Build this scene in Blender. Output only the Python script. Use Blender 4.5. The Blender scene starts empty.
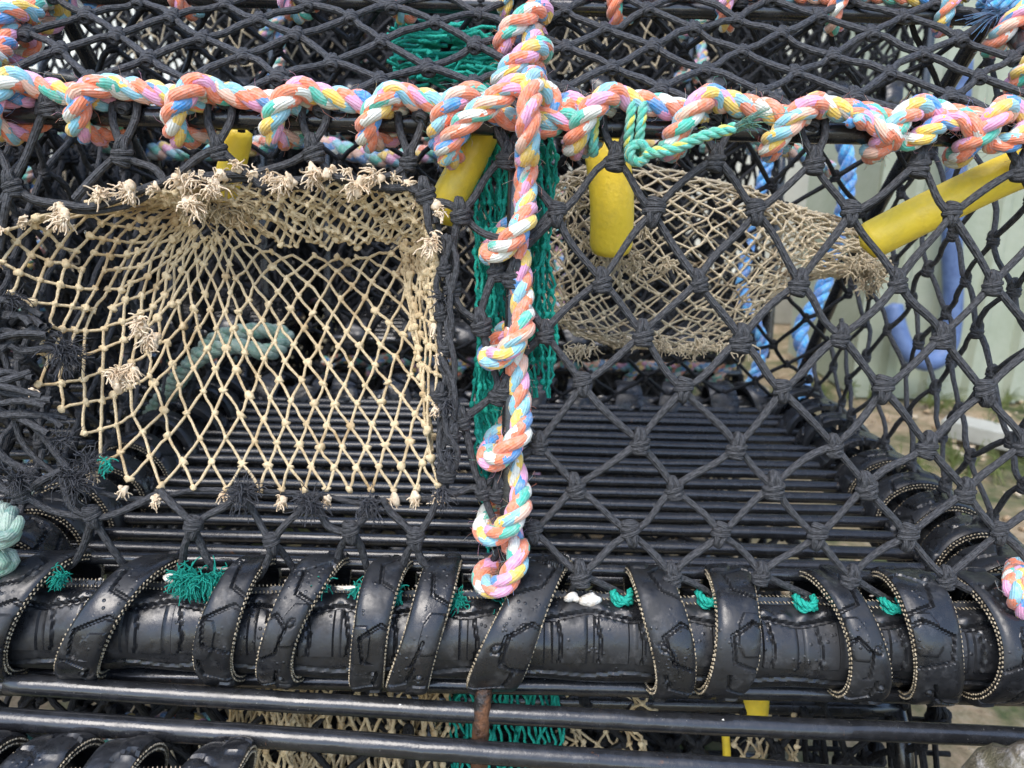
import bpy, math, random
import numpy as np
from mathutils import Vector, Matrix
random.seed(7); rng = np.random.default_rng(7)
C = bpy.context.scene.collection
PI = math.pi
A = lambda *p: np.array(p, float)
U = 0.00068                       # metres covered by one picture pixel at the front of the pot

# ------------------------------------------------------------------ camera
PITCH = math.radians(15.7); ROLL = math.radians(1.4)
CAM = A(0, -0.471, 0.287)
fw = A(0, math.cos(PITCH), -math.sin(PITCH)); r0 = A(1, 0, 0); u0 = A(0, math.sin(PITCH), math.cos(PITCH))
UP = u0*math.cos(ROLL) - r0*math.sin(ROLL); RT = r0*math.cos(ROLL) + u0*math.sin(ROLL)
FP = 768.0
cd = bpy.data.cameras.new('camera'); cam = bpy.data.objects.new('camera', cd); C.objects.link(cam)
cd.sensor_width = 36; cd.lens = 36*FP/1024; cd.clip_start = 0.01; cd.clip_end = 300
m = Matrix([[RT[i], UP[i], -fw[i], CAM[i]] for i in range(3)] + [[0, 0, 0, 1]]); cam.matrix_world = m
cd.dof.use_dof = True; cd.dof.focus_distance = 0.53; cd.dof.aperture_fstop = 9.0
bpy.context.scene.camera = cam

def ray(px, py):
    return fw + RT*((px-512)/FP) + UP*((384-py)/FP)
def on_plane(px, py, p0, n):
    d = ray(px, py); t = np.dot(np.asarray(p0)-CAM, n)/np.dot(d, n); return CAM + d*t
def at_y(px, py, y):              # point of the picture standing on the vertical plane y
    return on_plane(px, py, (0, y, 0), A(0, 1, 0))
RAIL = A(0, 0, -0.027); TOPB = A(0, 0.063, 0.314); BACKT = A(0, 0.192, 0.41); BACKB = A(0, 0.521, -0.027)
NP0 = A(0, -0.012, 0.0); NP1 = A(0, 0.052, 0.322)
NV = (NP1-NP0)/np.linalg.norm(NP1-NP0); NN = np.cross(A(1, 0, 0), NV)      # plane of the front netting
def F(px, py, off=0.0):           # on the front netting, off metres inwards
    return on_plane(px, py, NP0 + NN*(-off if NN[1] < 0 else off), NN)
TV = (BACKT-TOPB)/np.linalg.norm(BACKT-TOPB); TN = np.cross(A(1, 0, 0), TV)

# ------------------------------------------------------------------ mesh collector
class MB:
    def __init__(s): s.v = []; s.n = 0; s.q = []; s.t = []; s.uq = []; s.ut = []; s.mq = []; s.mt = []
    def add(s, v, q=None, uq=None, t=None, ut=None):
        v = np.asarray(v, float); s.v.append(v)
        if q is not None and len(q):
            s.q.append(np.asarray(q)+s.n); s.uq.append(uq if uq is not None else np.zeros((len(q), 4, 2)))
        if t is not None and len(t):
            s.t.append(np.asarray(t)+s.n); s.ut.append(ut if ut is not None else np.zeros((len(t), 3, 2)))
        s.n += len(v)
    def merge(s, o, M=None, off=None):
        v = np.concatenate(o.v)
        if M is not None: v = v @ M.T
        if off is not None: v = v + off
        q = np.concatenate(o.q) if o.q else None; t = np.concatenate(o.t) if o.t else None
        s.add(v, q, np.concatenate(o.uq) if o.q else None, t, np.concatenate(o.ut) if o.t else None)
    def build(s, name, mat, parent=None, smooth=True, org=None):
        v = np.concatenate(s.v)
        if org is not None: v = v - org
        me = bpy.data.meshes.new(name)
        q = np.concatenate(s.q) if s.q else np.zeros((0, 4), int); t = np.concatenate(s.t) if s.t else np.zeros((0, 3), int)
        me.vertices.add(len(v)); me.vertices.foreach_set('co', v.ravel())
        li = np.concatenate([q.ravel(), t.ravel()]); me.loops.add(len(li)); me.loops.foreach_set('vertex_index', li.astype(np.int32))
        me.polygons.add(len(q)+len(t))
        st = np.concatenate([np.arange(len(q))*4, len(q)*4+np.arange(len(t))*3]); me.polygons.foreach_set('loop_start', st.astype(np.int32))
        me.polygons.foreach_set('use_smooth', np.full(len(q)+len(t), smooth))
        uv = np.concatenate([np.concatenate(s.uq).reshape(-1, 2) if s.q else np.zeros((0, 2)), np.concatenate(s.ut).reshape(-1, 2) if s.t else np.zeros((0, 2))])
        l = me.uv_layers.new(name='UVMap'); l.data.foreach_set('uv', uv.ravel())
        me.update(calc_edges=True); me.validate()
        me.materials.append(mat)
        o = bpy.data.objects.new(name, me); C.objects.link(o)
        if org is not None: o.location = org
        if parent is not None: o.parent = parent
        return o

def tube(mb, P, r, n=6, cap=True, v0=0.0, u0_=0.0, flat=None):
    P = np.asarray(P, float); k = len(P)
    r = np.full(k, r) if np.isscalar(r) else np.asarray(r, float)
    T = np.gradient(P, axis=0); T /= (np.linalg.norm(T, axis=1)[:, None]+1e-12)
    a = A(0, 0, 1) if abs(T[0][2]) < .9 else A(1, 0, 0)
    N = np.zeros_like(P); x = np.cross(T[0], a); N[0] = x/np.linalg.norm(x)
    for i in range(1, k):
        x = N[i-1]-T[i]*np.dot(N[i-1], T[i]); N[i] = x/(np.linalg.norm(x)+1e-12)
    B = np.cross(T, N)
    th = np.arange(n)*2*PI/n
    c, s_ = np.cos(th), np.sin(th)
    V = P[:, None]+r[:, None, None]*(c[None, :, None]*N[:, None]+s_[None, :, None]*B[:, None])
    L = v0+np.concatenate([[0], np.cumsum(np.linalg.norm(np.diff(P, axis=0), axis=1))])
    i, j = np.meshgrid(np.arange(k-1), np.arange(n), indexing='ij'); j2 = (j+1) % n
    q = np.stack([i*n+j, i*n+j2, (i+1)*n+j2, (i+1)*n+j], -1).reshape(-1, 4)
    ua = j/n+u0_; ub = (j+1)/n+u0_; va = L[i]; vb = L[i+1]
    uq = np.stack([np.stack([ua, va], -1), np.stack([ub, va], -1), np.stack([ub, vb], -1), np.stack([ua, vb], -1)], 2).reshape(-1, 4, 2)
    V = V.reshape(-1, 3); t = None; ut = None
    if cap:
        V = np.concatenate([V, P[:1]-T[:1]*r[0]*.35, P[-1:]+T[-1:]*r[-1]*.35]); jj = np.arange(n); j2 = (jj+1) % n
        t = np.concatenate([np.stack([jj, np.full(n, k*n), j2], -1), np.stack([(k-1)*n+jj, (k-1)*n+j2, np.full(n, k*n+1)], -1)])
        ut = np.zeros((2*n, 3, 2)); ut[:n, :, 1] = L[0]; ut[n:, :, 1] = L[-1]; ut[:, :, 0] = u0_
    mb.add(V, q, uq, t, ut); return L[-1]

def crom(P, step=None, n=8):      # Catmull-Rom through P, resampled at an even step
    P = np.asarray(P, float); Q = np.concatenate([[2*P[0]-P[1]], P, [2*P[-1]-P[-2]]]); out = []
    for i in range(1, len(Q)-2):
        t = np.linspace(0, 1, n, endpoint=False)[:, None]; a, b, c, d = Q[i-1:i+3]
        out.append(.5*((2*b)+(-a+c)*t+(2*a-5*b+4*c-d)*t*t+(-a+3*b-3*c+d)*t**3))
    out.append(P[-1:]); R = np.concatenate(out)
    if step:
        s = np.concatenate([[0], np.cumsum(np.linalg.norm(np.diff(R, axis=0), axis=1))]); m_ = max(3, int(s[-1]/step)+1)
        x = np.linspace(0, s[-1], m_); R = np.stack([np.interp(x, s, R[:, k]) for k in range(3)], 1)
    return R

def rope(mb, P, R, pitch=None, sides=9, step=None, fuzz=0, ns=3, phase=0.0):   # ns twisted strands round a centre line
    pitch = pitch or R*4.9; step = step or R*.33
    P = crom(P, step, 12); k = len(P)
    T = np.gradient(P, axis=0); T /= np.linalg.norm(T, axis=1)[:, None]
    a = A(0, 0, 1) if abs(T[0][2]) < .9 else A(1, 0, 0)
    N = np.zeros_like(P); x = np.cross(T[0], a); N[0] = x/np.linalg.norm(x)
    for i in range(1, k):
        x = N[i-1]-T[i]*np.dot(N[i-1], T[i]); N[i] = x/np.linalg.norm(x)
    B = np.cross(T, N); s = np.arange(k)*step
    for j in range(ns):
        th = phase+2*PI*(s/pitch+j/ns)
        rr = R*.53*(1+.04*np.sin(s*90+j)); Q = P+(N*np.cos(th)[:, None]+B*np.sin(th)[:, None])*rr[:, None]
        tube(mb, Q, R*(.53 if ns == 3 else .42), sides, True, v0=j*.37+random.random(), u0_=random.random())
    for _ in range(fuzz):
        i = random.randrange(2, k-2); th = random.random()*2*PI; o = N[i]*math.cos(th)+B[i]*math.sin(th)
        l = R*random.uniform(.5, 1.6); b = P[i]+o*R*.9; w = T[i]*random.uniform(-1, 1)
        tube(mb, np.array([b, b+o*l*.4+w*l*.4, b+o*l*.6+w*l+rng.normal(0, .1, 3)*l]), .00013, 3, False, v0=random.random(), u0_=random.random())
    return P

def tuft(mb, p, d, n=30, L=.016, spread=.5, r=.0004, curl=.35):
    d = np.asarray(d, float)/np.linalg.norm(d); locks = [rng.normal(0, spread, 3) for _ in range(max(3, n//14))]
    for _ in range(n):
        e = random.choice(locks)+rng.normal(0, spread*.45, 3); l = L*random.uniform(.45, 1.05)
        b = p+rng.normal(0, .0011, 3); w = rng.normal(0, curl*.6, 3)*l; g = A(0, 0, -l*.25)
        tube(mb, crom([b, b+d*l*.35+e*l*.08, b+d*l*.65+e*l*.4+w*.4, b+d*l*.85+e*l*.95+w+g], None, 3), np.linspace(r, r*.55, 10), 4, False, v0=random.random())

def mop(mb, p, d, n, L, r, g=.25):                   # limp tangled fibres
    d = np.asarray(d, float)/np.linalg.norm(d); locks = [rng.normal(0, .45, 3) for _ in range(max(2, n//12))]
    for _ in range(n):
        v = d+random.choice(locks)+rng.normal(0, .3, 3); q = p+rng.normal(0, r*2, 3); P = [q]; st = L/6*random.uniform(.6, 1.15)
        for k in range(6):
            v = v/np.linalg.norm(v)+rng.normal(0, .42, 3)+A(0, 0, -g); q = q+st*v/np.linalg.norm(v); P.append(q)
        tube(mb, crom(P, None, 3), np.linspace(r, r*.6, 19), 4, False, v0=random.random())

def blob(mb, p, r, seed=0, sc=(1, 1, 1), n=8, m_=6, rough=.2):
    th, ph = np.meshgrid(np.arange(n)*2*PI/n, np.linspace(0, PI, m_), indexing='xy')
    D = np.stack([np.sin(ph)*np.cos(th), np.sin(ph)*np.sin(th), np.cos(ph)], -1).reshape(-1, 3)
    rg = np.random.default_rng(seed); f = rg.normal(0, 1, (4, 3))*2.2
    h = 1+rough*sum(np.sin(D@f[i]+i) for i in range(4))/2
    V = D*h[:, None]*r*np.asarray(sc)+p
    i, j = np.meshgrid(np.arange(m_-1), np.arange(n), indexing='ij'); j2 = (j+1) % n
    q = np.stack([i*n+j, (i+1)*n+j, (i+1)*n+j2, i*n+j2], -1).reshape(-1, 4)
    uq = np.stack([np.stack([j/n, i*r], -1)]*4, 2).reshape(-1, 4, 2)
    mb.add(V, q, uq)

def box(mb, c, s, M=None):
    c = np.asarray(c, float); h = np.asarray(s, float)/2
    V = np.array([[x, y, z] for x in (-1, 1) for y in (-1, 1) for z in (-1, 1)])*h
    if M is not None: V = V@np.asarray(M).T
    mb.add(V+c, [[0, 1, 3, 2], [4, 6, 7, 5], [0, 4, 5, 1], [2, 3, 7, 6], [0, 2, 6, 4], [1, 5, 7, 3]])

# ------------------------------------------------------------------ materials
class NT:
    def __init__(s, name):
        s.m = bpy.data.materials.new(name); s.m.use_nodes = True; s.t = s.m.node_tree; s.b = s.t.nodes['Principled BSDF']
    def n(s, ty, **k):
        o = s.t.nodes.new(ty)
        for a_, b_ in k.items(): setattr(o, a_, b_)
        return o
    def put(s, inp, val):
        if hasattr(val, 'links') or isinstance(val, bpy.types.NodeSocket): s.t.links.new(val, inp)
        else: inp.default_value = val
    def math(s, op, a, b=0.0, c=0.0):
        o = s.n('ShaderNodeMath', operation=op)
        s.put(o.inputs[0], a); s.put(o.inputs[1], b)
        if op in ('MULTIPLY_ADD',): s.put(o.inputs[2], c)
        return o.outputs[0]
    def noise(s, scale, detail=3, vec=None, rough=.55):
        o = s.n('ShaderNodeTexNoise'); o.inputs['Scale'].default_value = scale; o.inputs['Detail'].default_value = detail; o.inputs['Roughness'].default_value = rough
        s.put(o.inputs['Vector'], vec if vec is not None else s.obj()); return o.outputs['Fac']
    def obj(s):
        if not hasattr(s, 'tc'): s.tc = s.n('ShaderNodeTexCoord')
        return s.tc.outputs['Object']
    def uv(s):
        s.obj(); o = s.n('ShaderNodeSeparateXYZ'); s.put(o.inputs[0], s.tc.outputs['UV']); return o.outputs[0], o.outputs[1]
    def ramp(s, fac, stops, const=False):
        o = s.n('ShaderNodeValToRGB'); e = o.color_ramp.elements
        if const: o.color_ramp.interpolation = 'CONSTANT'
        while len(e) < len(stops): e.new(0.5)
        for i, (p, c) in enumerate(stops):
            e[i].position = p; e[i].color = (*c, 1) if not np.isscalar(c) else (c, c, c, 1)
        s.put(o.inputs[0], fac); return o.outputs[0]
    def mix(s, f, a, b):
        o = s.n('ShaderNodeMix', data_type='RGBA'); s.put(o.inputs[0], f)
        s.put(o.inputs[6], a if not isinstance(a, tuple) else (*a, 1)); s.put(o.inputs[7], b if not isinstance(b, tuple) else (*b, 1)); return o.outputs[2]
    def bump(s, h, dist, st=1.0, prev=None):
        o = s.n('ShaderNodeBump'); o.inputs['Distance'].default_value = dist; o.inputs['Strength'].default_value = st; s.put(o.inputs['Height'], h)
        if prev is not None: s.put(o.inputs['Normal'], prev)
        return o.outputs[0]
    def fin(s, col, rough, bump=None, spec=None, coat=None, sheen=None):
        s.put(s.b.inputs['Base Color'], col if not isinstance(col, tuple) else (*col, 1)); s.put(s.b.inputs['Roughness'], rough)
        if bump is not None: s.put(s.b.inputs['Normal'], bump)
        if spec is not None: s.put(s.b.inputs['Specular IOR Level'], spec)
        if coat is not None: s.put(s.b.inputs['Coat Weight'], coat); s.b.inputs['Coat Roughness'].default_value = .12
        if sheen is not None: s.b.inputs['Sheen Weight'].default_value = sheen
        return s.m

def braid_mat(name, dark, light, freq=110, k=3, dirt=None, dist=.0005, rough=.58):
    t = NT(name); u, v = t.uv()
    ph = lambda sg: t.math('SINE', t.math('MULTIPLY', t.math('ADD', t.math('MULTIPLY', u, float(k)), t.math('MULTIPLY', v, sg*freq)), 2*PI))
    h = t.math('MAXIMUM', ph(1.0), ph(-1.0))
    fib = t.math('SINE', t.math('MULTIPLY', u, 2*PI*11))
    h2 = t.math('ADD', t.math('MULTIPLY', h, .55), t.math('MULTIPLY', fib, .3)); nz = t.noise(900, 3); h3 = t.math('ADD', h2, t.math('MULTIPLY', nz, 1.6))
    f = t.math('ADD', t.math('MULTIPLY', h, .10), t.math('MULTIPLY', t.noise(520, 5, rough=.7), .95))
    col = t.ramp(f, [(.15, dark), (.8, light)])
    if dirt: col = t.mix(t.ramp(t.noise(38, 4), [(.5, 0.), (.72, 1.)]), col, dirt)
    return t.fin(col, rough, t.bump(h3, dist), spec=.3)

def rope_mat(name, pal, freq=6.2, sat=1.0, uk=.11):
    t = NT(name); u, v = t.uv()
    x = t.math('ADD', t.math('MULTIPLY', u, uk), t.math('MULTIPLY', v, float(freq)))
    x = t.math('ADD', x, t.math('MULTIPLY', t.noise(140, 2), .12)); x = t.math('FRACT', x)
    n = len(pal); col = t.ramp(x, [(i/n, c) for i, c in enumerate(pal)], True)
    dirt = t.ramp(t.noise(130, 4), [(.52, 0.), (.85, .38)]); col = t.mix(dirt, col, (.34, .27, .2))
    pale = t.ramp(t.noise(300, 4), [(.4, 0.05), (.8, .42)]); col = t.mix(pale, col, (.8, .76, .72))
    fib = t.math('SINE', t.math('ADD', t.math('MULTIPLY', u, 2*PI*13), t.math('MULTIPLY', v, 900.)))
    h = t.math('ADD', t.math('MULTIPLY', fib, .28), t.noise(1000, 4))
    return t.fin(col, .62, t.bump(h, .0005), spec=.25, sheen=.3)

M = {}
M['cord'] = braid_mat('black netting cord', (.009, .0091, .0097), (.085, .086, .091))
M['cordshade'] = braid_mat('black cord with painted shade', (.004, .004, .005), (.022, .023, .026))  # netting cord with its colour darkened to stand in for deep shade
M['blackfib'] = (lambda t: t.fin(t.ramp(t.noise(300), [(.3, (.02, .02, .023)), (.75, (.085, .088, .097))]), .7, spec=.3))(NT('black frayed fibre'))
M['beige'] = braid_mat('beige twine', (.50, .37, .20), (.82, .67, .43), freq=260, k=2, dirt=(.40, .27, .13), dist=.0003, rough=.85)
M['beigefar'] = braid_mat('weathered beige twine', (.60, .47, .29), (.88, .75, .53), freq=260, k=2, dirt=(.22, .16, .10), dist=.0003, rough=.85)
M['tie'] = (lambda t: t.fin(t.ramp(t.noise(160), [(.3, (.52, .37, .22)), (.7, (.86, .72, .53))]), .8, t.bump(t.noise(900), .0005)))(NT('pale frayed twine'))
OR = (.88, .20, .07); PK = (.82, .33, .55); YE = (.90, .58, .06); SK = (.22, .55, .66); TE = (.04, .52, .38); WH = (.78, .78, .68); BL = (.02, .25, .62); PE = (.88, .50, .35)
M['rope'] = rope_mat('multicoloured rope', [OR, WH, YE, SK, OR, PK, OR, TE, WH, OR, BL, PK, YE, SK, PE, OR])
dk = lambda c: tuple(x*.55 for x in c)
M['ropefar'] = rope_mat('darker multicoloured rope', [dk(c) for c in (OR, TE, BL, YE, PK, SK, TE, PE, BL, WH)], 12)  # rope colours scaled darker for the ropes behind and below
M['green'] = braid_mat('green twine', (.0, .23, .165), (.03, .50, .38), freq=260, k=2, dist=.0003)
M['greenrope'] = rope_mat('green yellow twine', [TE, (.03, .5, .3), TE, (.7, .7, .05), (.05, .6, .5), TE], freq=20, uk=.5)
M['palegreen'] = rope_mat('pale green rope', [(.11, .27, .18), (.19, .35, .25), (.08, .21, .16), (.26, .38, .29)], freq=20)
M['bluerope'] = rope_mat('blue rope', [(.0, .20, .55), (.0, .28, .64), (.0, .12, .38), (.01, .34, .68)], freq=20)
M['tan'] = (lambda t: t.fin(t.ramp(t.noise(500), [(.35, (.12, .09, .05)), (.65, (.62, .52, .36))]), .8))(NT('tan stitching'))
def steel(name, base, wet=.5):
    t = NT(name); w = t.noise(45, 4); sp = t.ramp(t.noise(620, 2), [(.70, 0.), (.76, 1.)])
    col = t.mix(t.ramp(t.noise(110, 3), [(.45, 0.), (.75, .5)]), base, tuple(x*2.6+.006 for x in base)); col = t.mix(t.math('MULTIPLY', sp, .3), col, (.35, .34, .3))
    col = t.mix(t.ramp(t.noise(85, 6, rough=.75), [(.66, 0.), (.70, .8)]), col, (.11, .05, .022))
    h = t.math('ADD', t.noise(60, 4), t.math('MULTIPLY', t.noise(500, 3), .12))
    return t.fin(col, t.ramp(w, [(.35, .14), (.7, .34)]), t.bump(h, .0010, .6), spec=.75)
M['steel'] = steel('black coated steel', (.014, .0145, .016))
M['rubber'] = steel('wet tyre rubber', (.013, .0135, .015))
def rub(name):
    t = NT(name); w = t.noise(28, 4, rough=.65)
    col = t.mix(t.ramp(t.noise(75, 5, rough=.7), [(.55, 0.), (.8, .6)]), (.013, .0135, .015), (.10, .10, .102))
    rg = t.ramp(t.math('ADD', t.math('MULTIPLY', w, .65), t.math('MULTIPLY', t.noise(190, 5, rough=.75), .35)), [(.40, .16), (.50, .36), (.60, .66)])
    drop = t.n('ShaderNodeTexVoronoi'); drop.inputs['Scale'].default_value = 230; t.put(drop.inputs['Vector'], t.obj())
    dr = t.ramp(drop.outputs['Distance'], [(.12, 1.), (.3, 0.)]); dr = t.math('MULTIPLY', dr, t.ramp(t.noise(40, 2), [(.5, 0.), (.6, 1.)]))
    h = t.math('ADD', t.math('MULTIPLY', t.noise(420, 4), .22), dr)
    return t.fin(col, rg, t.bump(h, .0006, .8), spec=.6)
M['rubber'] = rub('wet tyre rubber')
def rust():
    t = NT('rusted steel'); f = t.ramp(t.noise(60, 5, rough=.7), [(.42, 0.), (.58, 1.)])
    col = t.mix(f, (.014, .012, .011), (.13, .055, .022)); return t.fin(col, t.math('MULTIPLY_ADD', f, .4, .35), t.bump(t.noise(300, 5), .002))
M['rust'] = rust()
M['yellow'] = (lambda t: t.fin(t.mix(t.ramp(t.noise(60, 5, rough=.7), [(.45, 0.), (.85, .55)]), (1.0, .72, .06), (.55, .40, .10)), .38, t.bump(t.noise(250, 4), .0006), spec=.45))(NT('yellow hose plastic'))
M['shell'] = (lambda t: t.fin(t.ramp(t.noise(200), [(.3, (.55, .45, .33)), (.6, (.8, .78, .72))]), .4, t.bump(t.noise(500), .001)))(NT('white shell'))
M['hose'] = (lambda t: t.fin(t.ramp(t.noise(30, 4), [(.3, (.06, .10, .22)), (.7, (.12, .19, .36))]), .5, t.bump(t.noise(120, 4), .002)))(NT('blue hose rubber'))
def clad(name, c1, c2):
    t = NT(name); return t.fin(t.mix(t.ramp(t.noise(5, 6, rough=.7), [(.4, 0.), (.7, 1.)]), c1, c2), .6, t.bump(t.noise(60, 4), .002))
M['clad'] = clad('pale green cladding', (.36, .39, .30), (.27, .31, .22))
M['white'] = clad('cream wall paint', (.74, .74, .66), (.62, .62, .54))
M['plinth'] = clad('weathered plinth', (.45, .45, .40), (.3, .3, .26))
def ground():
    t = NT('gravel and grass'); g = t.ramp(t.noise(3.5, 5, rough=.7), [(.45, 0.), (.6, 1.)])
    sand = t.ramp(t.noise(40, 6, rough=.8), [(.3, (.28, .20, .11)), (.5, (.56, .42, .26)), (.75, (.72, .62, .46))])
    gr = t.ramp(t.noise(60, 5, rough=.8), [(.3, (.05, .08, .02)), (.7, (.19, .22, .08))])
    return t.fin(t.mix(g, sand, gr), .9, t.bump(t.noise(70, 6, rough=.8), .02))
M['ground'] = ground()
M['pebble'] = (lambda t: t.fin(t.ramp(t.noise(7, 2), [(.3, (.25, .17, .1)), (.5, (.42, .32, .2)), (.7, (.5, .44, .34))]), .8))(NT('pebbles'))
M['grass'] = (lambda t: t.fin(t.ramp(t.noise(9, 2), [(.3, (.06, .1, .02)), (.7, (.2, .22, .07))]), .8))(NT('grass'))
def stone():
    t = NT('mossy stone'); a_ = t.ramp(t.noise(45, 6, rough=.75), [(.38, (.05, .035, .022)), (.5, (.22, .18, .12)), (.62, (.62, .57, .52))])
    return t.fin(t.mix(t.ramp(t.noise(16, 4), [(.45, 0.), (.6, .8)]), a_, (.11, .12, .04)), .55, t.bump(t.noise(90, 6, rough=.75), .008))
M['stone'] = stone()

# ------------------------------------------------------------------ thing helpers
def tag(o, label=None, cat=None, group=None, kind=None):
    for k_, v_ in (('label', label), ('category', cat), ('group', group), ('kind', kind)):
        if v_: o[k_] = v_
    return o
def empty(name, loc=(0, 0, 0), **k):
    o = bpy.data.objects.new(name, None); o.location = loc; o.empty_display_size = .05; C.objects.link(o); return tag(o, **k)
def copy_tree(o, parent=None):
    c = o.copy(); C.objects.link(c)
    if parent is not None: c.parent = parent
    for ch in [x for x in bpy.data.objects if x.parent == o]: copy_tree(ch, c)
    return c

# ------------------------------------------------------------------ knots and nets
def knot_template(r, sides=6, fine=True):
    k = MB(); n = 15
    th = np.linspace(0, 2*PI, n)
    def ring(cz, rx, ry, tilt, ax='h', cx=0):
        if ax == 'h': P = np.stack([cx+rx*np.cos(th), ry*np.sin(th), cz+tilt*np.cos(th)], 1)
        else: P = np.stack([cx+tilt*np.sin(th), ry*np.cos(th), cz+rx*np.sin(th)], 1)
        tube(k, P*r, r*.92, sides, False, v0=random.random())
    ring(-1.7, 1.9, 1.35, .35); ring(-.35, 2.0, 1.5, .5)
    ring(1.2, 1.9, 1.2, .4, 'v', -.75); ring(1.1, 1.8, 1.25, -.4, 'v', .75)
    if fine: ring(-2.7, 1.5, 1.1, -.2)
    blob(k, A(0, 0, 0), r*1.6, 3, (1, .8, 1.2), 8, 6)
    return k
def frame(x, nrm):
    x = np.asarray(x, float)/np.linalg.norm(x); n_ = nrm-x*np.dot(nrm, x); n_ /= np.linalg.norm(n_); z = np.cross(x, n_)
    if z[2] < 0: z = -z
    return np.stack([x, np.cross(z, x), z], 1)
KT = knot_template(.0031, 7); KTs = [knot_template(.0031, 7) for _ in range(4)]
KF = knot_template(.0029, 5, False)
def put_knot(mb, p, xdir, nrm, s=1.0, kt=None, flip=False):
    Mx = frame(xdir, nrm)
    a = random.uniform(-.25, .25)+(PI if flip else 0); ca, sa = math.cos(a), math.sin(a)
    Rz = np.array([[ca, 0, sa], [0, 1, 0], [-sa, 0, ca]])
    mb.merge(kt or random.choice(KTs), (Mx@Rz)*s*random.uniform(.9, 1.12), p)
def cord(mb, a, b, r=.0031, sag=.0, n=6, sides=7, jit=.0012, nrm=None):
    a = np.asarray(a); b = np.asarray(b); t = np.linspace(0, 1, n)[:, None]
    j1 = rng.normal(0, jit, 3); j2 = rng.normal(0, jit, 3)
    P = a+(b-a)*t+np.sin(PI*t)*j1+np.sin(2*PI*t)*j2*.5; P[:, 2] -= (sag*np.sin(PI*t))[:, 0]
    tube(mb, P, r*(1+.08*np.sin(np.linspace(0, 5, n)+random.random()*6)), sides, False, v0=random.random())
def lattice(mb, o, ex, ez, nrm, w, h, dx, dz, r=.0031, kt=None, jit=.002, sides=6, phase=0, knots=True, ks=.78):
    """diamond netting over the rectangle o + ex*w + ez*h"""
    ni = int(round(w/dx))*2; nj = int(round(h/dz)); ddx = w/ni; ddz = h/nj; K = {}
    for j in range(nj+1):
        for i in range(ni+1):
            if (i+j+phase) % 2 == 0: K[i, j] = o+ex*i*ddx+ez*j*ddz+rng.normal(0, jit, 3)
    for (i, j), p in K.items():
        for di in (-1, 1):
            if (i+di, j+1) in K: cord(mb, p, K[i+di, j+1], r, n=4, sides=sides)
        if knots: put_knot(mb, p, ex, nrm, ks*r/.0031, kt)

# ------------------------------------------------------------------ hitched lashing
HIT = [(-36, 17, 17), (-17, 15, 13), (0, 10, 15), (9, -3, 19), (5, -17, 8), (-8, -19, -8), (-19, -10, -17), (-26, 7, -20), (-26, 24, -13), (-19, 35, 1), (-8, 38, 14), (6, 32, 24), (20, 21, 22)]
def hitched(frames, s=U, var=2.0):
    """frames: list of (centre, along, front, out)"""
    P = []
    for c, a_, f_, z_ in frames:
        k = random.uniform(.93, 1.1)
        for (x, y, z) in HIT:
            P.append(c+s*(a_*(x+random.gauss(0, var*.6))+f_*(y+random.gauss(0, var*.4))*k+z_*(z+random.gauss(0, var*.5))*k))
    return P

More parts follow.
